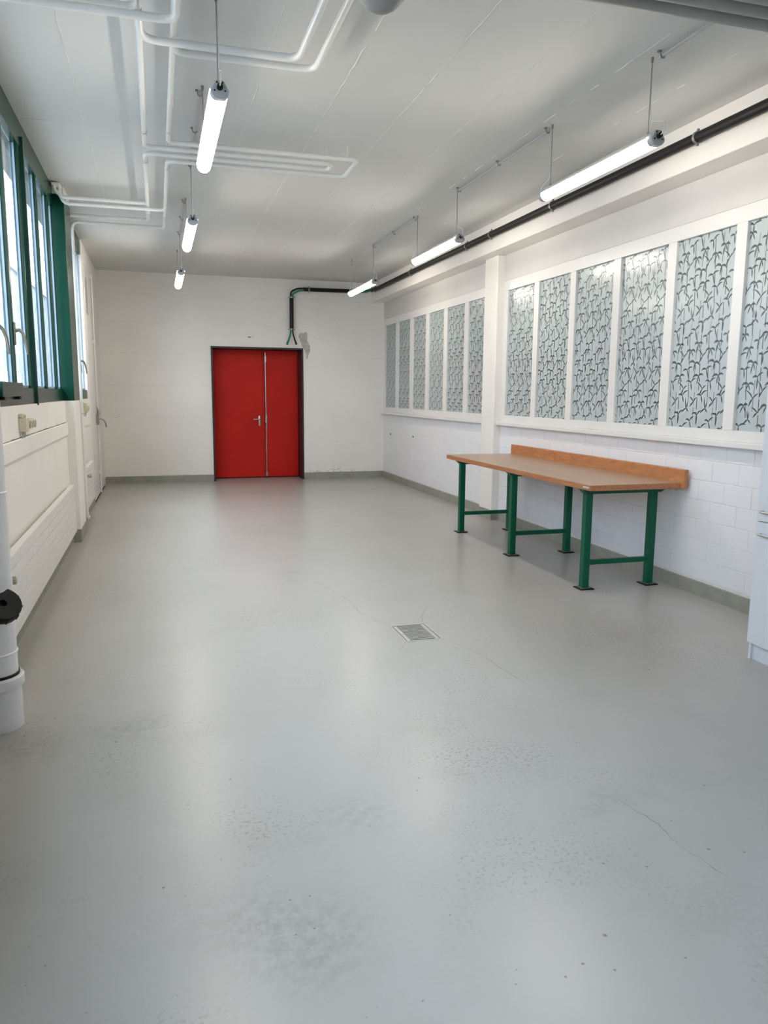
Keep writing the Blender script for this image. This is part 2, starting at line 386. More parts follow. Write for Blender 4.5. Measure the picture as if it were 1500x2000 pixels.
# left wall: parapet, pillars, closed end part
b = B()
b.box(-1.10, XL, YF, 11.06, 0, WZ0); b.box(-.99, -.90, 8.345, 8.89, WZ0, H); b.box(-1.0, XL, 11.06, YB, 0, H)
b.box(-1.0, -.90, 1.70, 2.20, WZ0, H)
wall_left = struct(b.build('wall_left', 'wall'), 'white painted left wall below and beside the windows')
for k, (y0, y1) in enumerate(((2.22, 8.30), (8.95, 10.9))):
    struct(B().box(XL, XL+.020, y0, y1, 1.118, 1.238, .004).build('trim_%d' % (5+k), 'wall'), ('white horizontal board below the near left windows', 'white horizontal board below the far left window')[k])
cr = bpy.data.objects['trim_5']
y = 3.0
while y < 8.25:
    l = rnd.uniform(.15, .6); y2 = min(8.29, y+l)
    if rnd.random() < .8: B().prism([(y, 1.2375), (y2, 1.2375), (y2, 1.2375+rnd.uniform(.002, .006)), ((y+y2)/2, 1.2375+rnd.uniform(.003, .009)), (y, 1.2375+rnd.uniform(.002, .006))], 0, XL, XL+.004).build('open_joint', 'chip', cr)
    y = y2
b = B(); b.box(-1.0, -.80, 8.335, 8.90, .135, WZ0+.002, .006); b.box(-1.0, -.80, 1.70, 2.20, .135, WZ0+.002, .006)
b.box(-1.0, -.80, 8.335, 8.90, 3.44, H); pl = struct(b.build('trim_3', 'wall'), 'white pillar between the left window bays')
b = B(); b.box(-1.1, -.802, 8.338, 8.897, 0, .135); b.box(-1.1, -.802, 1.703, 2.197, 0, .135); b.build('plinth', 'skirt', pl)
b = B(); b.box(-1.0, -.80, 8.335, 8.90, WZ0+.003, 3.44, .004); struct(b.build('trim_4', 'green'), 'green cladding of the pillar between the left windows')
b = B(); b.box(-1.25, 4.4, YF-.2, YF, 0, H); struct(b.build('wall_front', 'wall'), 'white wall behind the viewer')

# ------------------------------------------------------------------ left windows
def lever(parent, x, y, z):
    B().box(x, x+.012, y+.004, y+.034, z-.075, z+.075, .004).build('handle_plate', 'alu', parent, True)
    path = [(x+.010, y+.019, z+.02), (x+.035, y+.019, z+.025), (x+.055, y+.021, z+.005), (x+.068, y+.023, z-.04), (x+.074, y+.024, z-.09), (x+.078, y+.024, z-.135)]
    B().tube(path, .009, 8, radii=[.013, .012, .011, .010, .008, .006]).build('lever_handle', 'alu', parent, True)
def green_window(name, y0, y1, stiles, proud, casement, levers, label):
    w = struct(empty(name, (-.95, (y0+y1)/2, WZ0)), label)
    B().box(-1.0, -.90, y0, y1, WZ1, H-.001, .003).build('head_rail', 'green', w)
    B().box(-.98, -.90, y0, y1, WZ0, 1.572, .003).build('bottom_rail', 'green', w)
    B().box(-1.12, -.98, y0, y1, WZ0+.001, 1.50).build('outer_sill', 'zinc', w)
    edges = [y0]
    for s in stiles:
        B().box(-.955, -.905, s, s+.055, 1.57, WZ1+.002, .003).build('stile', 'green', w); edges += [s, s+.055]
    edges.append(y1)
    for s in proud: B().box(-.955, -.882, s, s+.032, WZ0-.012, 3.40, .002).build('cover_mullion', 'greendark', w)
    for i in range(0, len(edges), 2):
        a, c = edges[i], edges[i+1]
        for (q0, q1) in ([(a, c)] if not any(a < s < c for s in proud) else sum([[(a, s), (s+.032, c)] for s in proud if a < s < c], [])):
            if q1-q0 < .12: continue
            B().box(-.948, -.942, q0, q1, 1.58, WZ1-.005).build('pane', 'glass', w)
            B().box(-.940, -.928, q0+.002, q1-.002, 1.573, 1.592, .002).build('glazing_bead', 'bead', w)
            B().box(-.940, -.926, q1-.014, q1-.001, 1.592, WZ1).build('glazing_bead', 'bead', w)
    for (a, c) in casement:
        B().box(-.93, -.872, a, c, 1.515, 1.605, .004).build('casement_rail', 'green', w)
        for k in (a+.1, c-.1): B().box(-.90, -.875, k-.03, k+.03, 1.495, 1.516, .003).build('catch', 'rubber', w)
    for (y, z) in levers: lever(w, -.905, y, z)
    return w
green_window('window_1', 2.20, 8.335, [2.85, 3.52, 4.20, 4.98, 5.68, 6.36, 7.22, 7.92], [4.30, 6.47], [(5.0, 5.735)], [(5.69, 1.93), (5.0, 1.90)], 'green framed window band nearest on the left wall')
green_window('window_2', 8.90, 11.06, [9.58, 10.26], [], [], [(9.59, 1.90), (10.27, 1.90)], 'green framed window beyond the green pillar on the left wall')
green_window('window_3', YF, 1.70, [-2.3, -1.6, -.9, -.2, .5, 1.15], [], [], [], 'green framed window band beside the viewer')

# white double door at the far end of the left wall
d2 = struct(empty('door_2', (XL, 12.3, 0)), 'tall white double door at the far end of the left wall')
B().box(XL-.02, XL+.008, 11.28, 13.30, .0, .03).build('threshold_gap', 'dark', d2)
l1 = B().box(XL-.02, XL+.012, 11.30, 12.19, .03, 3.25, .004).build('door_leaf', 'trimw', d2)
l2 = B().box(XL-.02, XL+.012, 12.20, 13.28, .03, 3.25, .004).build('door_leaf', 'trimw', d2)
arc = [(11.24+.36, 2.60), (11.24+.08, 2.60)] + [(11.46-.14*math.cos(math.pi*k/8), 2.95+.14*math.sin(math.pi*k/8)) for k in range(9)]
B().prism(arc, 0, XL+.010, XL+.016).build('arched_pane', 'pane2', l1)
B().tube([(XL+.034, 12.20, .04), (XL+.034, 12.20, 3.22)], .010, 8).build('lock_rod', 'trimw', d2, True)
for z in (3.2, 2.27, .35): B().box(XL+.01, XL+.046, 12.18, 12.22, z-.03, z+.03, .004).build('rod_guide', 'trimw', d2)
for z in (3.12, .22): B().tube([(XL+.018, 13.29, z-.07), (XL+.018, 13.29, z+.07)], .014, 8).build('hinge', 'trimw', l2, True)
b = B(); b.prism([(XL+.01, 12.16), (XL+.05, 12.16), (XL+.05, 12.24), (XL+.01, 12.24)], 2, 1.06, 1.22, .006)
b.tube([(XL+.045, 12.2, 1.21), (XL+.03, 12.2, 1.33)], .02, 8, radii=[.022, .008]); b.build('lock_case', 'steeld', d2, True)
B().tube([(XL+.05, 12.2, 1.15), (XL+.10, 12.21, 1.14), (XL+.135, 12.22, 1.09), (XL+.145, 12.22, 1.02)], .011, 8).build('lever_handle', 'steeld', d2, True)

# ------------------------------------------------------------------ red double door
d1 = struct(empty('door_1', (1.72, 14.08, 0)), 'red steel double door in a black frame in the end wall')
b = B(); t = .028
b.box(DO[0], DO[0]+t, YB-.02, 14.12, 0, DO[2]); b.box(DO[1]-t, DO[1], YB-.02, 14.12, 0, DO[2]); b.box(DO[0]+t, DO[1]-t, YB-.02, 14.12, DO[2]-t, DO[2])
b.build('door_frame', 'blk', d1)
LY = 14.06
la = B().box(DO[0]+t+.004, 1.872, LY, LY+.05, .018, DO[2]-t-.004, .003).build('door_leaf', 'red', d1)
B().box(1.842, 1.846, LY-.0015, LY+.001, .02, DO[2]-t-.01).build('leaf_shadow_line', 'dark', la); B().box(1.847, 1.872, LY-.004, LY+.001, .02, DO[2]-t-.01, .001).build('leaf_rebate', 'red', la)  # thin dark strip on the leaf paints the shadow line beside the rebate
lb = B().box(1.878, DO[1]-t-.004, LY, LY+.05, .018, DO[2]-t-.004, .003).build('door_leaf', 'red', d1)
B().box(DO[0]+t, DO[1]-t, LY+.05, LY+.07, 0, DO[2]-t).build('door_stop', 'blk', d1)
b = B(); b.box(1.763, 1.797, LY-.010, LY, .955, 1.135, .008, 2); b.build('handle_plate', 'steel', la, True)
B().tube(fillet([(1.780, LY-.006, 1.072), (1.780, LY-.062, 1.072), (1.665, LY-.062, 1.075)], .015), .011, 10).build('lever_handle', 'steel', la, True)
B().tube([(1.900, LY-.016, .05), (1.900, LY-.016, 2.27)], .009, 8).build('lock_rod', 'steel', lb, True)
for z0, z1 in ((2.10, 2.21), (.03, .10), (.96, 1.14)): B().box(1.884, 1.918, LY-.026, LY, z0, z1, .004).build('rod_guide', 'steel', lb)
B().tube([(1.900, LY-.03, 1.02), (1.905, LY-.05, .98), (1.908, LY-.05, .90)], .007, 8).build('bolt_lever', 'steeld', lb, True)

# ------------------------------------------------------------------ right windows with bamboo film
def bamboo(width, height, seed):
    rg = random.Random(seed); b = B(); bm = b.bm; TW, TH = .2207, .70
    def cl(y, z): return (0, max(.001, min(width-.001, y)), max(.001, min(height-.001, z)))
    def leaf(y, z, ang, ln, wd, bend):
        if not (-.06 < y < width+.06 and -.06 < z < height+.06): return
        n = 5; Lp, Rp = [], []; a = ang; py, pz = y, z
        for i in range(n+1):
            t = i/n; ww = 1.45*wd*(math.sin(math.pi*(.06+.94*t)**.85)**.9 if t < 1 else 0)*.5
            dy, dz = math.cos(a), math.sin(a)
            Lp.append(cl(py-dz*ww, pz+dy*ww)); Rp.append(cl(py+dz*ww, pz-dy*ww))
            py += 1.4*dy*ln/n; pz += 1.4*dz*ln/n; a += bend/n
        for i in range(n):
            q = [Lp[i], Lp[i+1], Rp[i+1], Rp[i]]
            if len({(round(p[1], 5), round(p[2], 5)) for p in q}) < 3: continue
            bm.faces.new([bm.verts.new(p) for p in q])
    def stem(y0, z0, y1, z1, w):
        n = max(2, int(abs(z1-z0)/.11))
        for i in range(n):
            a, c = i/n+.012, (i+1)/n-.012
            pa = (y0+(y1-y0)*a, z0+(z1-z0)*a); pb = (y0+(y1-y0)*c, z0+(z1-z0)*c)
            if not (0 < pa[0] < width and 0 < pb[0] < width) or max(pa[1], pb[1]) > height or min(pa[1], pb[1]) < 0: continue
            bm.faces.new([bm.verts.new(cl(*p)) for p in ((pa[0]-w, pa[1]), (pa[0]+w, pa[1]), (pb[0]+w, pb[1]), (pb[0]-w, pb[1]))])
    tile = []
    for k in range(14):                                   # nodes, each a spray of leaves
        y = (k*.618034 % 1)*TW; z = (k+.35)/14*TH; kind = rg.randint(0, 3)
        if kind == 0: L = [(.55, .050, .013, -1.9), (2.6, .044, .012, 1.8), (-1.15, .055, .008, -.2), (-1.95, .040, .007, .2)]
        elif kind == 1: L = [(1.05, .060, .008, -.7), (2.3, .045, .008, .6), (-.75, .045, .010, -.4)]
        elif kind == 2: L = [(.6, .042, .011, -1.6), (2.3, .052, .009, 1.2), (-1.75, .055, .009, .15)]
        else: L = [(1.2, .055, .007, .2), (1.95, .05, .007, -.3), (-.5, .04, .010, -.5), (3.8, .036, .008, .5)]
        tile.append((y, z, [(a+rg.uniform(-.22, .22), l*rg.uniform(.8, 1.2), w, bd) for a, l, w, bd in L]))
    oy, oz = -rg.uniform(0, TW), -rg.uniform(0, TH)
    for i in range(int(width/TW)+3):
        for j in range(int(height/TH)+3):
            Y0, Z0 = oy+i*TW, oz+j*TH
            for y, z, L in tile:
                for a, l, w, bd in L: leaf(Y0+y, Z0+z, a, l, w, bd)
            stem(Y0+.04, Z0, Y0+.052, Z0+.66, .0034); stem(Y0+.10, Z0+.12, Y0+.085, Z0+.70, .0022); stem(Y0+.155, Z0-.05, Y0+.185, Z0+.45, .0034)
            stem(Y0+.185, Z0+.40, Y0+.15, Z0+.66, .0018)
    return b
def film_window(name, ystart, pitch, pw, n, yend0, yend1, label, seed):
    w = struct(empty(name, (XR, (yend0+yend1)/2, 1.2)), label)
    B().box(3.965, XR+.05, yend0, yend1, 1.180, 1.222, .006, 2).build('sill', 'trimw', w)
    B().box(XR-.004, XR+.06, yend0, yend1, 1.222, 1.303, .003).build('bottom_rail', 'trimw', w)
    B().box(XR-.004, XR+.06, yend0, yend1, 2.767, 2.884, .003).build('top_rail', 'trimw', w)
    Z0, Z1 = 1.303, 2.767; prev = yend1; shared = []
    for k in range(3):
        shared.append(None)
    for i in range(n):
        y1 = ystart-i*pitch; y0 = y1-pw
        B().box(XR-.004, XR+.06, y1, prev, Z0, Z1, .003).build('mullion', 'trimw', w); prev = y0
        p = B().box(0, .006, 0, pw, 0, Z1-Z0).build('pane', 'film', w); p.location = (XR+.022, y0, Z0)
        p.matrix_parent_inverse = w.matrix_basis.inverted()
        k = i % 3
        if shared[k] is None:
            q = bamboo(pw, Z1-Z0, seed+k).build('film_print', 'print'); shared[k] = q.data
        else:
            q = bpy.data.objects.new('film_print', shared[k]); COL.objects.link(q)
        q.parent = p; q.location = (-.0006, 0, 0)
    B().box(XR-.004, XR+.06, yend0, prev, Z0, Z1, .003).build('mullion', 'trimw', w)
    return w
film_window('window_4', 8.488, .7695, .662, 6, 3.78, 8.60, 'white framed glazing with bamboo film behind the workbench', 3)
film_window('window_5', 13.584, .780, .640, 6, 8.97, YB, 'white framed glazing with bamboo film beyond the pillar', 7)

# ------------------------------------------------------------------ outside
struct(B().box(-60, -1.27, -40, 140, -.6, -.5).build('ground', 'ground'), 'asphalt yard outside the windows')
bd = empty('building', (-14, 50, -.5))
B().box(-22, -14, -12, 130, -.5, 14).build('wall', 'facade', bd); B().box(-22.3, -13.7, -12.3, 130.3, 14, 14.4).build('roof_edge', 'roofm', bd)
for i in range(14):
    for z in (1.2, 5.4, 9.6):
        f = B().box(-14.02, -13.95, 10+i*6, 12.2+i*6, z, z+2.2).build('window', 'trimw', bd); B().box(-13.97, -13.94, 10.15+i*6, 12.05+i*6, z+.15, z+2.05).build('pane', 'fwin', f)
tag(bd, 'grey rendered building outside seen through the green windows', 'building')

# ================================================================== THINGS
# ------------------------------------------------------------------ workbench
wb = tag(empty('workbench', (3.55, 6.6, 0)), 'long wooden workbench on six green steel legs along the right wall', 'workbench')
B().box(3.16, 3.97, 5.10, 8.16, .8205, .8655, .003).build('bench_top', 'woodedge', wb)
B().box(3.164, 3.969, 5.104, 8.156, .8656, .8664).build('top_veneer', 'woodtop', wb)
B().box(3.9705, 4.006, 5.055, 8.165, .822, .974, .006, 2).build('backsplash', 'splash', wb)
for i, y in enumerate((5.30, 6.63, 7.93)):
    B().prism([(3.185, .8204), (3.985, .8204), (3.925, .775), (3.235, .775)], 1, y-.035, y+.035, .002).build('crossbar', 'greenleg', wb)
    B().box(3.29, 3.84, y-.018, y+.018, .196, .236, .003).build('stretcher', 'greenleg', wb)
    for x in (3.265, 3.865):
        l = B().box(x-.03, x+.03, y-.03, y+.03, .008, .776, .004).build('leg', 'greenleg', wb)
        f = B().prism([(x-.062, y-.062), (x+.062, y-.062), (x+.062, y+.062), (x-.062, y+.062)], 2, .0, .009, .002).build('foot_plate', 'rubber', l)
        B().prism([(x-.042, y-.042), (x+.042, y-.042), (x+.042, y+.042), (x-.042, y+.042)], 2, .009, .013, .001).build('washer_plate', 'steeld', l)
s_ = B().box(3.1585, 3.1605, 5.125, 5.205, .838, .852).build('maker_plate', 'sticker', wb)
B().box(3.1578, 3.1586, 5.135, 5.195, .843, .847).build('plate_print', 'steeld', s_)

# ------------------------------------------------------------------ cabinet at the right edge
cb = tag(empty('cabinet', (3.68, 2.6, 0)), 'tall pale grey cabinet with bar handles at the right edge', 'cabinet')
B().box(3.342, 4.018, 1.175, 3.572, .10, 2.12, .002).build('body', 'cabinet', cb)
B().box(3.352, 4.018, 1.175, 3.552, .0, .10).build('plinth', 'cabinet', cb)
B().box(3.336, 4.018, 3.552, 3.570, .0, .10, .001).build('side_foot', 'cabinet', cb)
for c in range(4):
    y1 = 3.574-c*.6; y0 = y1-.597
    for z0, z1, hz in ((.838, 2.12, .895), (.104, .832, .763)):
        d = B().box(3.322, 3.341, y0, y1, z0, z1, .0015).build('cabinet_door', 'cabinet', cb)
        B().tube(fillet([(3.322, y1-.045, hz), (3.292, y1-.045, hz), (3.292, y1-.345, hz), (3.322, y1-.345, hz)], .012, 4), .0065, 10).build('bar_handle', 'steel', d, True)

# ------------------------------------------------------------------ floor drain
dr = tag(empty('floor_drain', (1.576, 4.564, 0)), 'square slotted steel floor drain in the middle of the floor', 'drain')
b = B(); g = .014
b.box(DX0, DX1, DY0, DY0+g, -.03, .0015); b.box(DX0, DX1, DY1-g, DY1, -.03, .0015); b.box(DX0, DX0+g, DY0+g, DY1-g, -.03, .0015); b.box(DX1-g, DX1, DY0+g, DY1-g, -.03, .0015)
b.build('frame', 'zinc', dr)
B().box(DX0+.001, DX1-.001, DY0+.001, DY1-.001, -.148, -.10).build('sump', 'dark', dr)
gx0, gx1, gy0, gy1 = DX0+.020, DX1-.020, DY0+.018, DY1-.020
for x0, x1 in ((gx0, gx0+.024), (gx1-.024, gx1)): B().box(x0, x1, gy0, gy1, -.012, .001).build('grate_rim', 'zinc', dr)
nb = 12; pit = (gy1-gy0)/nb
for i in range(nb+1):
    y = gy0+i*pit; B().box(gx0+.024, gx1-.024, max(gy0, y-.006), min(gy1, y+.006), -.012, .0008).build('grate_bar', 'zinc', dr)

# ------------------------------------------------------------------ tube lamps
def lamp_profile(k=1.): return [(-.020, .042), (.020, .042), (.026, .030), (.036, .012), (.047, -.006), (.043, -.024), (.027, -.040), (0, -.046), (-.027, -.040), (-.043, -.024), (-.047, -.006), (-.036, .012), (-.026, .030)]
LZ = 3.042
def make_lamp():
    t = empty('tube_lamp', (0, 0, LZ)); L = .70
    up = [(-.018, .040), (.018, .040), (.049, .012), (.049, .004), (.0472, .004), (.046, .0125), (-.046, .0125), (-.0472, .004), (-.049, .004), (-.049, .012)]
    def sh(pts): return [(x, z+LZ) for x, z in pts]
    B().prism(sh(up), 1, -L+.05, L-.05).build('housing', 'lens', t)
    n = 14; dif = [(.046*math.cos(math.pi*k/n+math.pi)*1., .052*math.sin(math.pi*k/n+math.pi)+.004) for k in range(n+1)]
    
    B().prism(sh(dif), 1, -L+.045, L-.045).build('diffuser', 'lamp', t)
    for s in (-1, 1):
        c = B().prism(sh(lamp_profile()), 1, s*L, s*(L-.05), .004).build('end_cap', 'capg', t)
        B().lathe([(0, .022), (.014, .022), (.016, 0), (.016, -.02)], (0, s*L, LZ+.008), (0, s, 0), 12).build('cable_gland', 'rubber', c, True)
        for q in ((-.026, -.008), (.026, -.008), (-.014, .030), (.014, .030)): B().lathe([(0, .003), (.0045, .003), (.0045, -.003)], (q[0], s*L, LZ+q[1]), (0, s, 0), 8).build('screw', 'rubber', c)
        ry = s*.595
        B().tube([(0, ry, LZ+.04), (0, ry, H)], .0028, 6).build('suspension_rod', 'steeld', t, True)
        B().lathe([(.007, -.012), (.007, .012)], (0, ry, LZ+.05), (0, 0, 1), 8).build('clip', 'steeld', t, True)
        B().lathe([(0, -.03), (.007, -.028), (.009, 0)], (0, ry, H), (0, 0, 1), 8).build('ceiling_anchor', 'steeld', t, True)
        cp = [(0, s*(L+.018), LZ+.008), (0, s*(L+.050), LZ+.022), (.008, s*(L+.050), LZ+.075), (.010, s*(L-.02), LZ+.095), (.008, ry+s*.012, LZ+.12), (.006, ry+.004, LZ+.22), (.007, ry+.006, LZ+.36), (.004, ry, H-.004)]
        B().tube(fillet(cp, .03, 4), .0036, 6).build('flex_cable', 'cord', t, True)
    return t
proto = make_lamp()
spots = [(.356, 4.83), (.356, 7.845), (.346, 10.86), (2.867, 4.785), (2.867, 7.845), (2.860, 10.84)]
lab = ['lit tube lamp nearest on the left row, under the white pipes', 'lit tube lamp in the middle of the left row', 'small looking lit tube lamp farthest in the left row',
       'lit tube lamp nearest on the right row, above the panes', 'lit tube lamp in the middle of the right row', 'lit tube lamp farthest in the right row near the end wall']
lamps = []
for i, (x, y) in enumerate(spots):
    o = proto if i == 0 else copy_tree(proto, (x, y, LZ))
    lamps.append(o)
for o, (x, y), l in zip(lamps, spots, lab):
    o.location = (x, y, LZ); tag(o, l, 'lamp', 'tube lamps hanging in two rows')
# prototype children were built about the origin
# conduits on the ceiling between lamps
def conduit(x, y0, y1, label, clamps):
    t = tag(empty('cable_conduit', (x, (y0+y1)/2, H)), label, 'conduit', 'grey ceiling conduits feeding the lamps')
    B().tube([(x, y0, H-.022), (x, y1, H-.022)], .0105, 10).build('tube', 'graycond', t, True)
    for y in clamps:
        B().tube([(x-.016, y, H), (x-.016, y, H-.022), (x-.010, y, H-.035), (x, y, H-.038), (x+.012, y, H-.034), (x+.016, y, H-.022)], .004, 6).build('clamp', 'steeld', t, True)
        B().box(x-.03, x-.012, y-.01, y+.01, H-.010, H, .002).build('clamp_foot', 'steeld', t)
conduit(.345, 5.46, 7.20, 'grey conduit on the ceiling behind the nearest left lamp', (5.5, 6.25, 7.15))
conduit(.342, 8.46, 10.22, 'grey conduit on the ceiling between the middle and far left lamps', (8.5, 9.3, 10.18))
conduit(2.867, 5.42, 7.22, 'grey conduit on the ceiling between the near and middle right lamps', (5.45, 6.3, 7.2))
conduit(2.862, 8.47, 10.21, 'grey conduit on the ceiling between the middle and far right lamps', (8.5, 9.3, 10.18))
conduit(2.872, 2.2, 4.13, 'grey conduit on the ceiling running to the nearest right lamp', (4.10, 3.5))

# ------------------------------------------------------------------ heating pipes
ZP = 3.38; RP = .0175
def ring(parent, p, axis, r=.024):
    B().lathe([(r-.004, -.008), (r, -.007), (r, .007), (r-.004, .008)], p, axis, 16).build('pipe_clamp', 'pipew', parent, True)
hp = tag(empty('heating_pipe', (-.02, 6.5, ZP)), 'white heating pipe with the inner expansion loop under the ceiling', 'pipe')
B().tube(fillet([(-.02, 0, ZP), (-.02, 6.36, ZP), (1.43, 6.36, ZP), (1.43, 6.52, ZP), (-.02, 6.52, ZP), (-.02, 8.96, ZP), (-.855, 8.96, ZP), (-.855, 9.29, ZP-.06), (-.855, 9.29, .18)], .07), RP, 12).build('main_run', 'pipew', hp, True)
B().tube(fillet([(-.02, 4.02, ZP), (-.02, 4.17, ZP), (-.86, 4.17, ZP)], .07), RP, 12).build('window_branch', 'pipew', hp, True)
B().tube(fillet([(-.02, 4.16, ZP-.01), (-.018, 4.38, ZP-.052), (.80, 4.38, ZP-.052), (.80, 2.6, ZP-.052)], .09), RP*1.12, 12).build('room_branch', 'pipew', hp, True)
B().tube(fillet([(-.02, 8.05, ZP), (-.02, 8.19, ZP), (-.79, 8.19, ZP), (-.865, 8.19, ZP+.06), (-.865, 8.19, H-.03)], .08), RP, 12).build('wall_branch', 'pipew', hp, True)
for y in (6.02, 6.74, 8.6): ring(hp, (-.02, y, ZP), (0, 1, 0))
for (x, y) in ((1.385, 6.36), (-.02, 6.44), (-.02, 8.6)): B().tube([(x, y, ZP), (x, y, H)], .0045, 6).build('hanger_rod', 'pipew', hp, True)
ring(hp, (-.855, 9.29, 3.08), (0, 0, 1)); ring(hp, (-.855, 9.29, 1.30), (0, 0, 1))
hp2 = tag(empty('heating_pipe', (.148, 6.5, ZP)), 'white heating pipe with the outer expansion loop under the ceiling', 'pipe')
B().tube(fillet([(.152, 0, ZP), (.148, 6.20, ZP), (1.60, 6.20, ZP), (1.60, 6.68, ZP), (.148, 6.68, ZP), (.148, 9.30, ZP), (-.822, 9.30, ZP), (-.822, 9.30, .16)], .075), RP, 12).build('main_run', 'pipew', hp2, True)
B().tube(fillet([(.155, 3.7, ZP-.03), (.155, 4.13, ZP-.052), (-.86, 4.13, ZP-.052)], .08), RP*1.12, 12).build('window_branch', 'pipew', hp2, True)
B().tube(fillet([(.15, 4.40, ZP), (.152, 4.62, ZP), (.937, 4.62, ZP), (.937, 2.6, ZP)], .09), RP*1.12, 12).build('room_branch', 'pipew', hp2, True)
B().tube(fillet([(.148, 8.10, ZP), (.148, 8.27, ZP-.037), (-.79, 8.27, ZP-.037), (-.83, 8.27, ZP+.05), (-.83, 8.27, H-.03)], .08), RP, 12).build('wall_branch', 'pipew', hp2, True)
for y in (5.95, 6.88, 8.7): ring(hp2, (.148, y, ZP), (0, 1, 0))
for (x, y) in ((1.54, 6.30), (.148, 6.44), (.148, 8.7)): B().tube([(x, y, ZP), (x, y, H)], .0045, 6).build('hanger_rod', 'pipew', hp2, True)
B().box(-.885, -.81, 8.15, 8.31, H-.035, H-.012, .004).build('wall_clamp', 'pipew', hp2)
ring(hp2, (-.822, 9.30, 3.05), (0, 0, 1), .028); ring(hp2, (-.822, 9.30, 1.32), (0, 0, 1), .028)
B().tube([(-.822, 9.30, 1.32), (XL, 9.30, 1.32)], .006, 6).build('bracket', 'pipew', hp2, True)
B().tube(fillet([(-.822, 9.30, .17), (-.822, 9.30, .10), (-.822, 9.42, .10)], .04), RP*1.2, 10).build('elbow', 'pipew', hp2, True)

# ------------------------------------------------------------------ big grey pipes near the top right corner, bell housing
for i, (y, l) in enumerate(((3.285, 'grey ceiling pipe at the top right, lowest in the picture'), (3.185, 'grey ceiling pipe at the top right, second of three'), (3.085, 'grey ceiling pipe at the top right, cut by the top edge'))):
    t = tag(empty('grey_pipe', (2.9, y, 3.33)), l, 'pipe', 'grey pipes crossing the ceiling top right')
    B().tube([(1.2, y, 3.33), (3.62, y, 3.33)], .045, 20).build('pipe', 'grayduct', t, True)
    for x in (1.6, 3.3): B().tube([(x, y, 3.33), (x, y, H)], .005, 6).build('hanger_rod', 'steeld', t, True)
bh = tag(empty('pendant_housing', (.885, 3.07, 3.0)), 'grey rounded metal housing hanging at the top edge', 'housing')
B().lathe([(0, -.072), (.03, -.066), (.058, -.048), (.086, -.02), (.115, .02), (.135, .07), (.15, .11), (.15, .16), (.13, .185), (.05, .20), (0, .20)], (.885, 3.07, 3.072), (.0, .10, 1), 32).build('shell', 'grayduct', bh, True)
B().tube([(.87, 3.085, 3.25), (.87, 3.085, H)], .012, 10).build('stem', 'grayduct', bh, True)

# ------------------------------------------------------------------ black cable conduit
cc = tag(empty('cable_duct', (3.72, 9, 3.35)), 'black cable duct along the white beam and above the red door', 'cable duct')
XC, ZCN, YC = XB-.062, 3.352, YB-.075
B().tube([(XC, 1.5, ZCN), (XC, 8.8, ZCN), (XC, 10.6, ZCN+.002), (XC+.005, 13.05, ZCN-.005), (XC-.02, 13.35, ZCN)], .036, 20).build('duct_sleeve', 'rubber', cc, True)
B().tube([(3.40, YC, 3.352), (2.53, YC, 3.345)], .034, 18).build('duct_sleeve', 'rubber', cc, True)
B().tube([(2.318, YC, 3.215), (2.314, YC, 2.65)], .036, 18).build('duct_sleeve', 'rubber', cc, True)
B().tube(fillet([(XC-.02, 13.30, ZCN+.012), (XC-.05, YC-.05, ZCN+.012), (3.38, YC, 3.362)], .12), .014, 10).build('black_cable', 'rubber', cc, True)
B().tube(fillet([(XC-.03, 13.30, ZCN-.012), (XC-.07, YC-.06, ZCN-.012), (3.38, YC, 3.338)], .12), .013, 10).build('green_cable', 'cable_g', cc, True)
B().tube(fillet([(2.55, YC, 3.362), (2.42, YC, 3.352), (2.305, YC, 3.30), (2.305, YC, 3.20)], .09), .015, 10).build('black_cable', 'rubber', cc, True)
B().tube(fillet([(2.55, YC-.01, 3.328), (2.45, YC-.01, 3.318), (2.338, YC-.01, 3.26), (2.332, YC-.01, 3.20)], .09), .015, 10).build('green_cable', 'cable_g', cc, True)
B().tube([(2.302, YC, 2.66), (2.29, YC-.005, 2.57), (2.262, YC-.008, 2.48), (2.225, YC-.01, 2.39)], .016, 10, radii=[.014, .015, .016, .019]).build('green_cable', 'cable_g', cc, True)
B().tube([(2.326, YC, 2.66), (2.340, YC-.005, 2.56), (2.368, YC-.008, 2.47), (2.394, YC-.01, 2.395)], .014, 10, radii=[.013, .013, .014, .018]).build('black_cable', 'rubber', cc, True)
def clamp(p, axis, side):
    ax = Vector(axis)
    r = B().lathe([(.034, -.011), (.043, -.011), (.043, .011), (.034, .011)], p, axis, 20).build('clamp_ring', 'steeld', cc, True)
    for s in (-1, 1):
        q = Vector(p)+Vector(side)*s*.05
        B().box(q.x-.008, q.x+.008, q.y-.008, q.y+.008, q.z-.008, q.z+.008, .002).build('clamp_bolt', 'steeld', r)
    return r
for y in (4.85, 6.92, 8.34, 9.05, 11.22, 13.2): clamp((XC, y, ZCN), (0, 1, 0), (0, 0, 1)); B().tube([(XC, y, ZCN), (XB, y, ZCN)], .006, 6).build('clamp_stud', 'steeld', cc)
clamp((2.625, YC, 3.346), (1, 0, 0), (0, 0, 1)); clamp((2.318, YC, 3.20), (0, 0, 1), (1, 0, 0)); clamp((2.314, YC, 2.655), (0, 0, 1), (1, 0, 0))
for (x, z) in ((2.625, 3.346), (2.318, 3.20), (2.314, 2.655)): B().tube([(x, YC, z), (x, YB, z)], .006, 6).build('clamp_stud', 'steeld', cc)

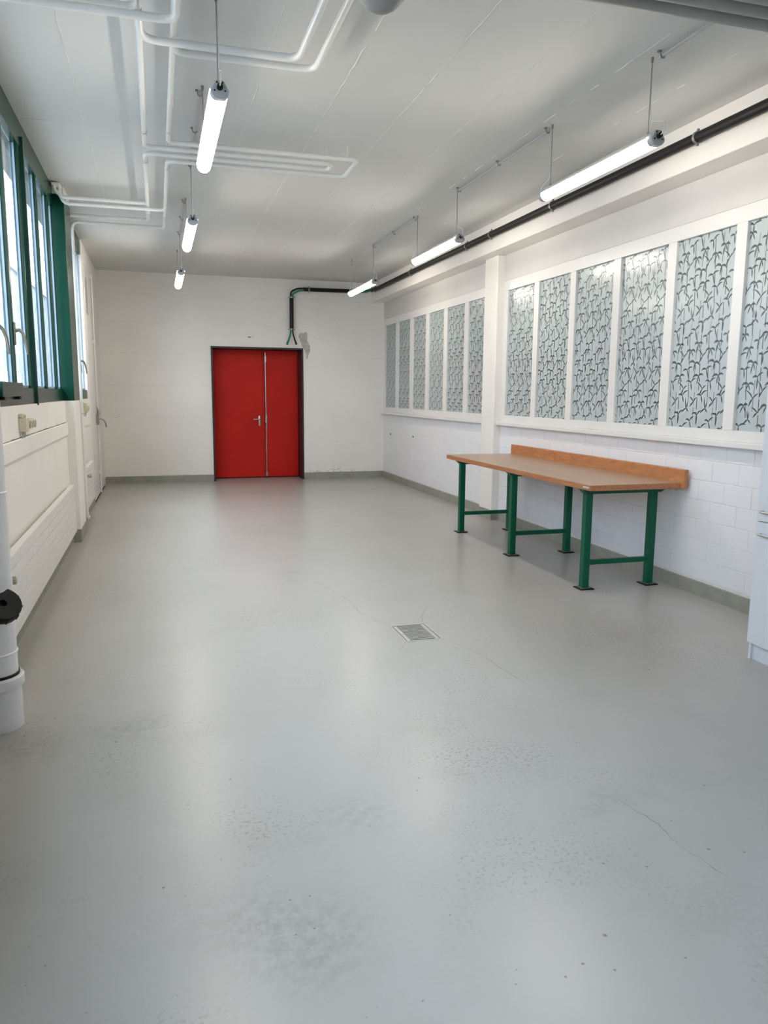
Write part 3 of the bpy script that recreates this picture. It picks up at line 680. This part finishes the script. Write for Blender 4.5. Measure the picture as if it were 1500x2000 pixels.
# ------------------------------------------------------------------ radiators
def radiator(y0, y1, z0, z1, label, valve_y):
    t = tag(empty('radiator', (-.84, (y0+y1)/2, z0)), label, 'radiator')
    n = 6; hh = (z1-z0)/n; x0, x1 = -.868, -.822
    for i in range(n): B().box(x1-.014, x1, y0, y1, z0+i*hh+.0022, z0+(i+1)*hh-.0022, .003, 2).build('flat_tube', 'radi', t)
    B().box(x0, x1-.013, y0+.004, y1-.004, z0+.01, z1-.004).build('core', 'radi', t)
    B().box(x0, x1, y0, y1, z1-.004, z1+.004, .002).build('top_grille', 'radi', t)
    for y in (y0+.2, y1-.12): B().box(XL+.0005, x0+.002, y-.02, y+.02, z1-.14, z1-.01, .002).build('wall_bracket', 'radi', t)
    vy, vz = valve_y, z1-.10
    v = B().tube([(-.845, vy, vz), (-.80, vy, vz)], .014, 10).build('valve_body', 'steeld', t, True)
    B().lathe([(0, .040), (.016, .040), (.019, .034), (.021, .008), (.018, 0)], (-.812, vy, vz), (1, 0, 0), 18).build('valve_knob', 'cream', v, True)
    for k in range(18):
        a = 2*math.pi*k/18; B().box(-.80, -.778, vy+.0205*math.cos(a)-.002, vy+.0205*math.cos(a)+.002, vz+.0205*math.sin(a)-.002, vz+.0205*math.sin(a)+.002).build('knob_rib', 'steeld', v) if k % 2 == 0 else None
radiator(4.30, 8.12, .155, .622, 'long white panel radiator nearest on the left wall', 4.47)
radiator(9.36, 10.55, .18, .66, 'short white panel radiator behind the thin pipe', 9.60)

# ------------------------------------------------------------------ socket boxes on the left wall
def sockets(y, z, label, n):
    t = tag(empty('socket_box', (-.87, y, z)), label, 'socket')
    B().box(XL, XL+.05, y-.05, y+.05, z-.045, z+.045, .005, 2).build('switch_box', 'cream', t)
    for k in range(n):
        yy = y+.065+k*.10
        o = B().box(XL, XL+.035, yy-.004, yy+.085, z-.035, z+.035, .005, 2).build('socket', 'cream', t)
        B().lathe([(.028, 0), (.030, .022), (.024, .022), (.022, .006), (0, .006)], (XL+.034, yy+.04, z), (1, 0, 0), 16).build('socket_collar', 'cream', o, True)
    B().box(XL, XL+.03, y-.045, y+.03, z+.047, z+.075, .004).build('cable_entry', 'cream', t)
    B().lathe([(0, .014), (.010, .012), (.010, 0)], (XL+.03, y-.005, z+.06), (1, 0, 0), 10).build('knob', 'cream', t, True)
    for k, dy in enumerate((-.03, .0, .07)):
        B().tube([(XL+.018, y+dy, z-.04), (XL+.020, y+dy-.01, z-.075), (XL+.012, y+dy-.03, z-.11), (XL+.004, y+dy-.035, z-.125)], .0045, 6).build('cable', 'graycond', t, True)
sockets(5.62, 1.325, 'cream socket box on the left wall above the long radiator', 3)
sockets(10.35, 1.335, 'cream socket box on the left wall beyond the thin pipe', 1)

# ------------------------------------------------------------------ big white drain pipe at the left edge
PX, PY, PR = -.765, 3.735, .104
dp = tag(empty('drain_pipe', (PX, PY, 0)), 'thick white drain pipe with a black screw cap at the left edge', 'drain pipe')
B().lathe([(PR-.006, .20), (PR-.006, H)], (PX, PY, 0), (0, 0, 1), 40).build('pipe', 'pvc', dp, True)
B().lathe([(PR+.004, 0), (PR+.004, .195), (PR+.016, .20), (PR+.018, .205), (PR+.018, .245), (PR+.012, .252), (PR-.006, .252)], (PX, PY, 0), (0, 0, 1), 40).build('socket', 'pvc', dp, True)
B().lathe([(PR-.006, .250), (PR+.001, .251), (PR+.001, .262), (PR-.006, .264)], (PX, PY, 0), (0, 0, 1), 40).build('seal', 'rubber', dp, True)
for z in (.36, 1.10, 2.2): B().lathe([(PR-.006, z-.006), (PR-.001, z-.003), (PR-.001, z+.003), (PR-.006, z+.006)], (PX, PY, 0), (0, 0, 1), 40).build('ridge', 'pvc', dp, True)
ax = Vector((.42, -.62, .66)).normalized(); o0 = Vector((PX, PY, .50))
B().lathe([(.072, 0), (.072, .135), (.078, .137), (.078, .15)], o0, ax, 32).build('access_branch', 'pvc', dp, True)
cp_ = B().lathe([(.080, .128), (.083, .132), (.083, .170), (.079, .176), (.018, .176), (.018, .160), (0, .160)], o0, ax, 32).build('screw_cap', 'rubber', dp, True)
a1 = ax.orthogonal().normalized(); a2 = ax.cross(a1)
for k in range(10):
    a = 2*math.pi*k/10; c = o0+ax*.15+(a1*math.cos(a)+a2*math.sin(a))*.083
    B().tube([c-ax*.018, c+ax*.018], .004, 6).build('grip_rib', 'rubber', cp_)

# ------------------------------------------------------------------ small things on the walls
for (y, z, l) in ((13.20, .83, 'dark green wall plug low on the far right wall'), (11.93, .852, 'small green wall plug left of the workbench')):
    B_ = B().lathe([(0, .012), (.014, .012), (.018, .004), (.020, -.004), (0, -.004)], (XR-.002, y, z), (-1, 0, 0), 12).build('wall_plug', 'cable_g', None, True)
    tag(B_, l, 'wall plug', 'green plugs in the block wall')
t = tag(empty('cover_plate', (1.163, YB, 2.526)), 'white square cover plate on the wall above the red door', 'cover plate')
B().box(1.118, 1.208, YB-.010, YB, 2.482, 2.570, .004, 2).build('plate', 'wall', t); B().box(1.135, 1.191, YB-.014, YB-.009, 2.499, 2.553, .003).build('insert', 'wall', t)
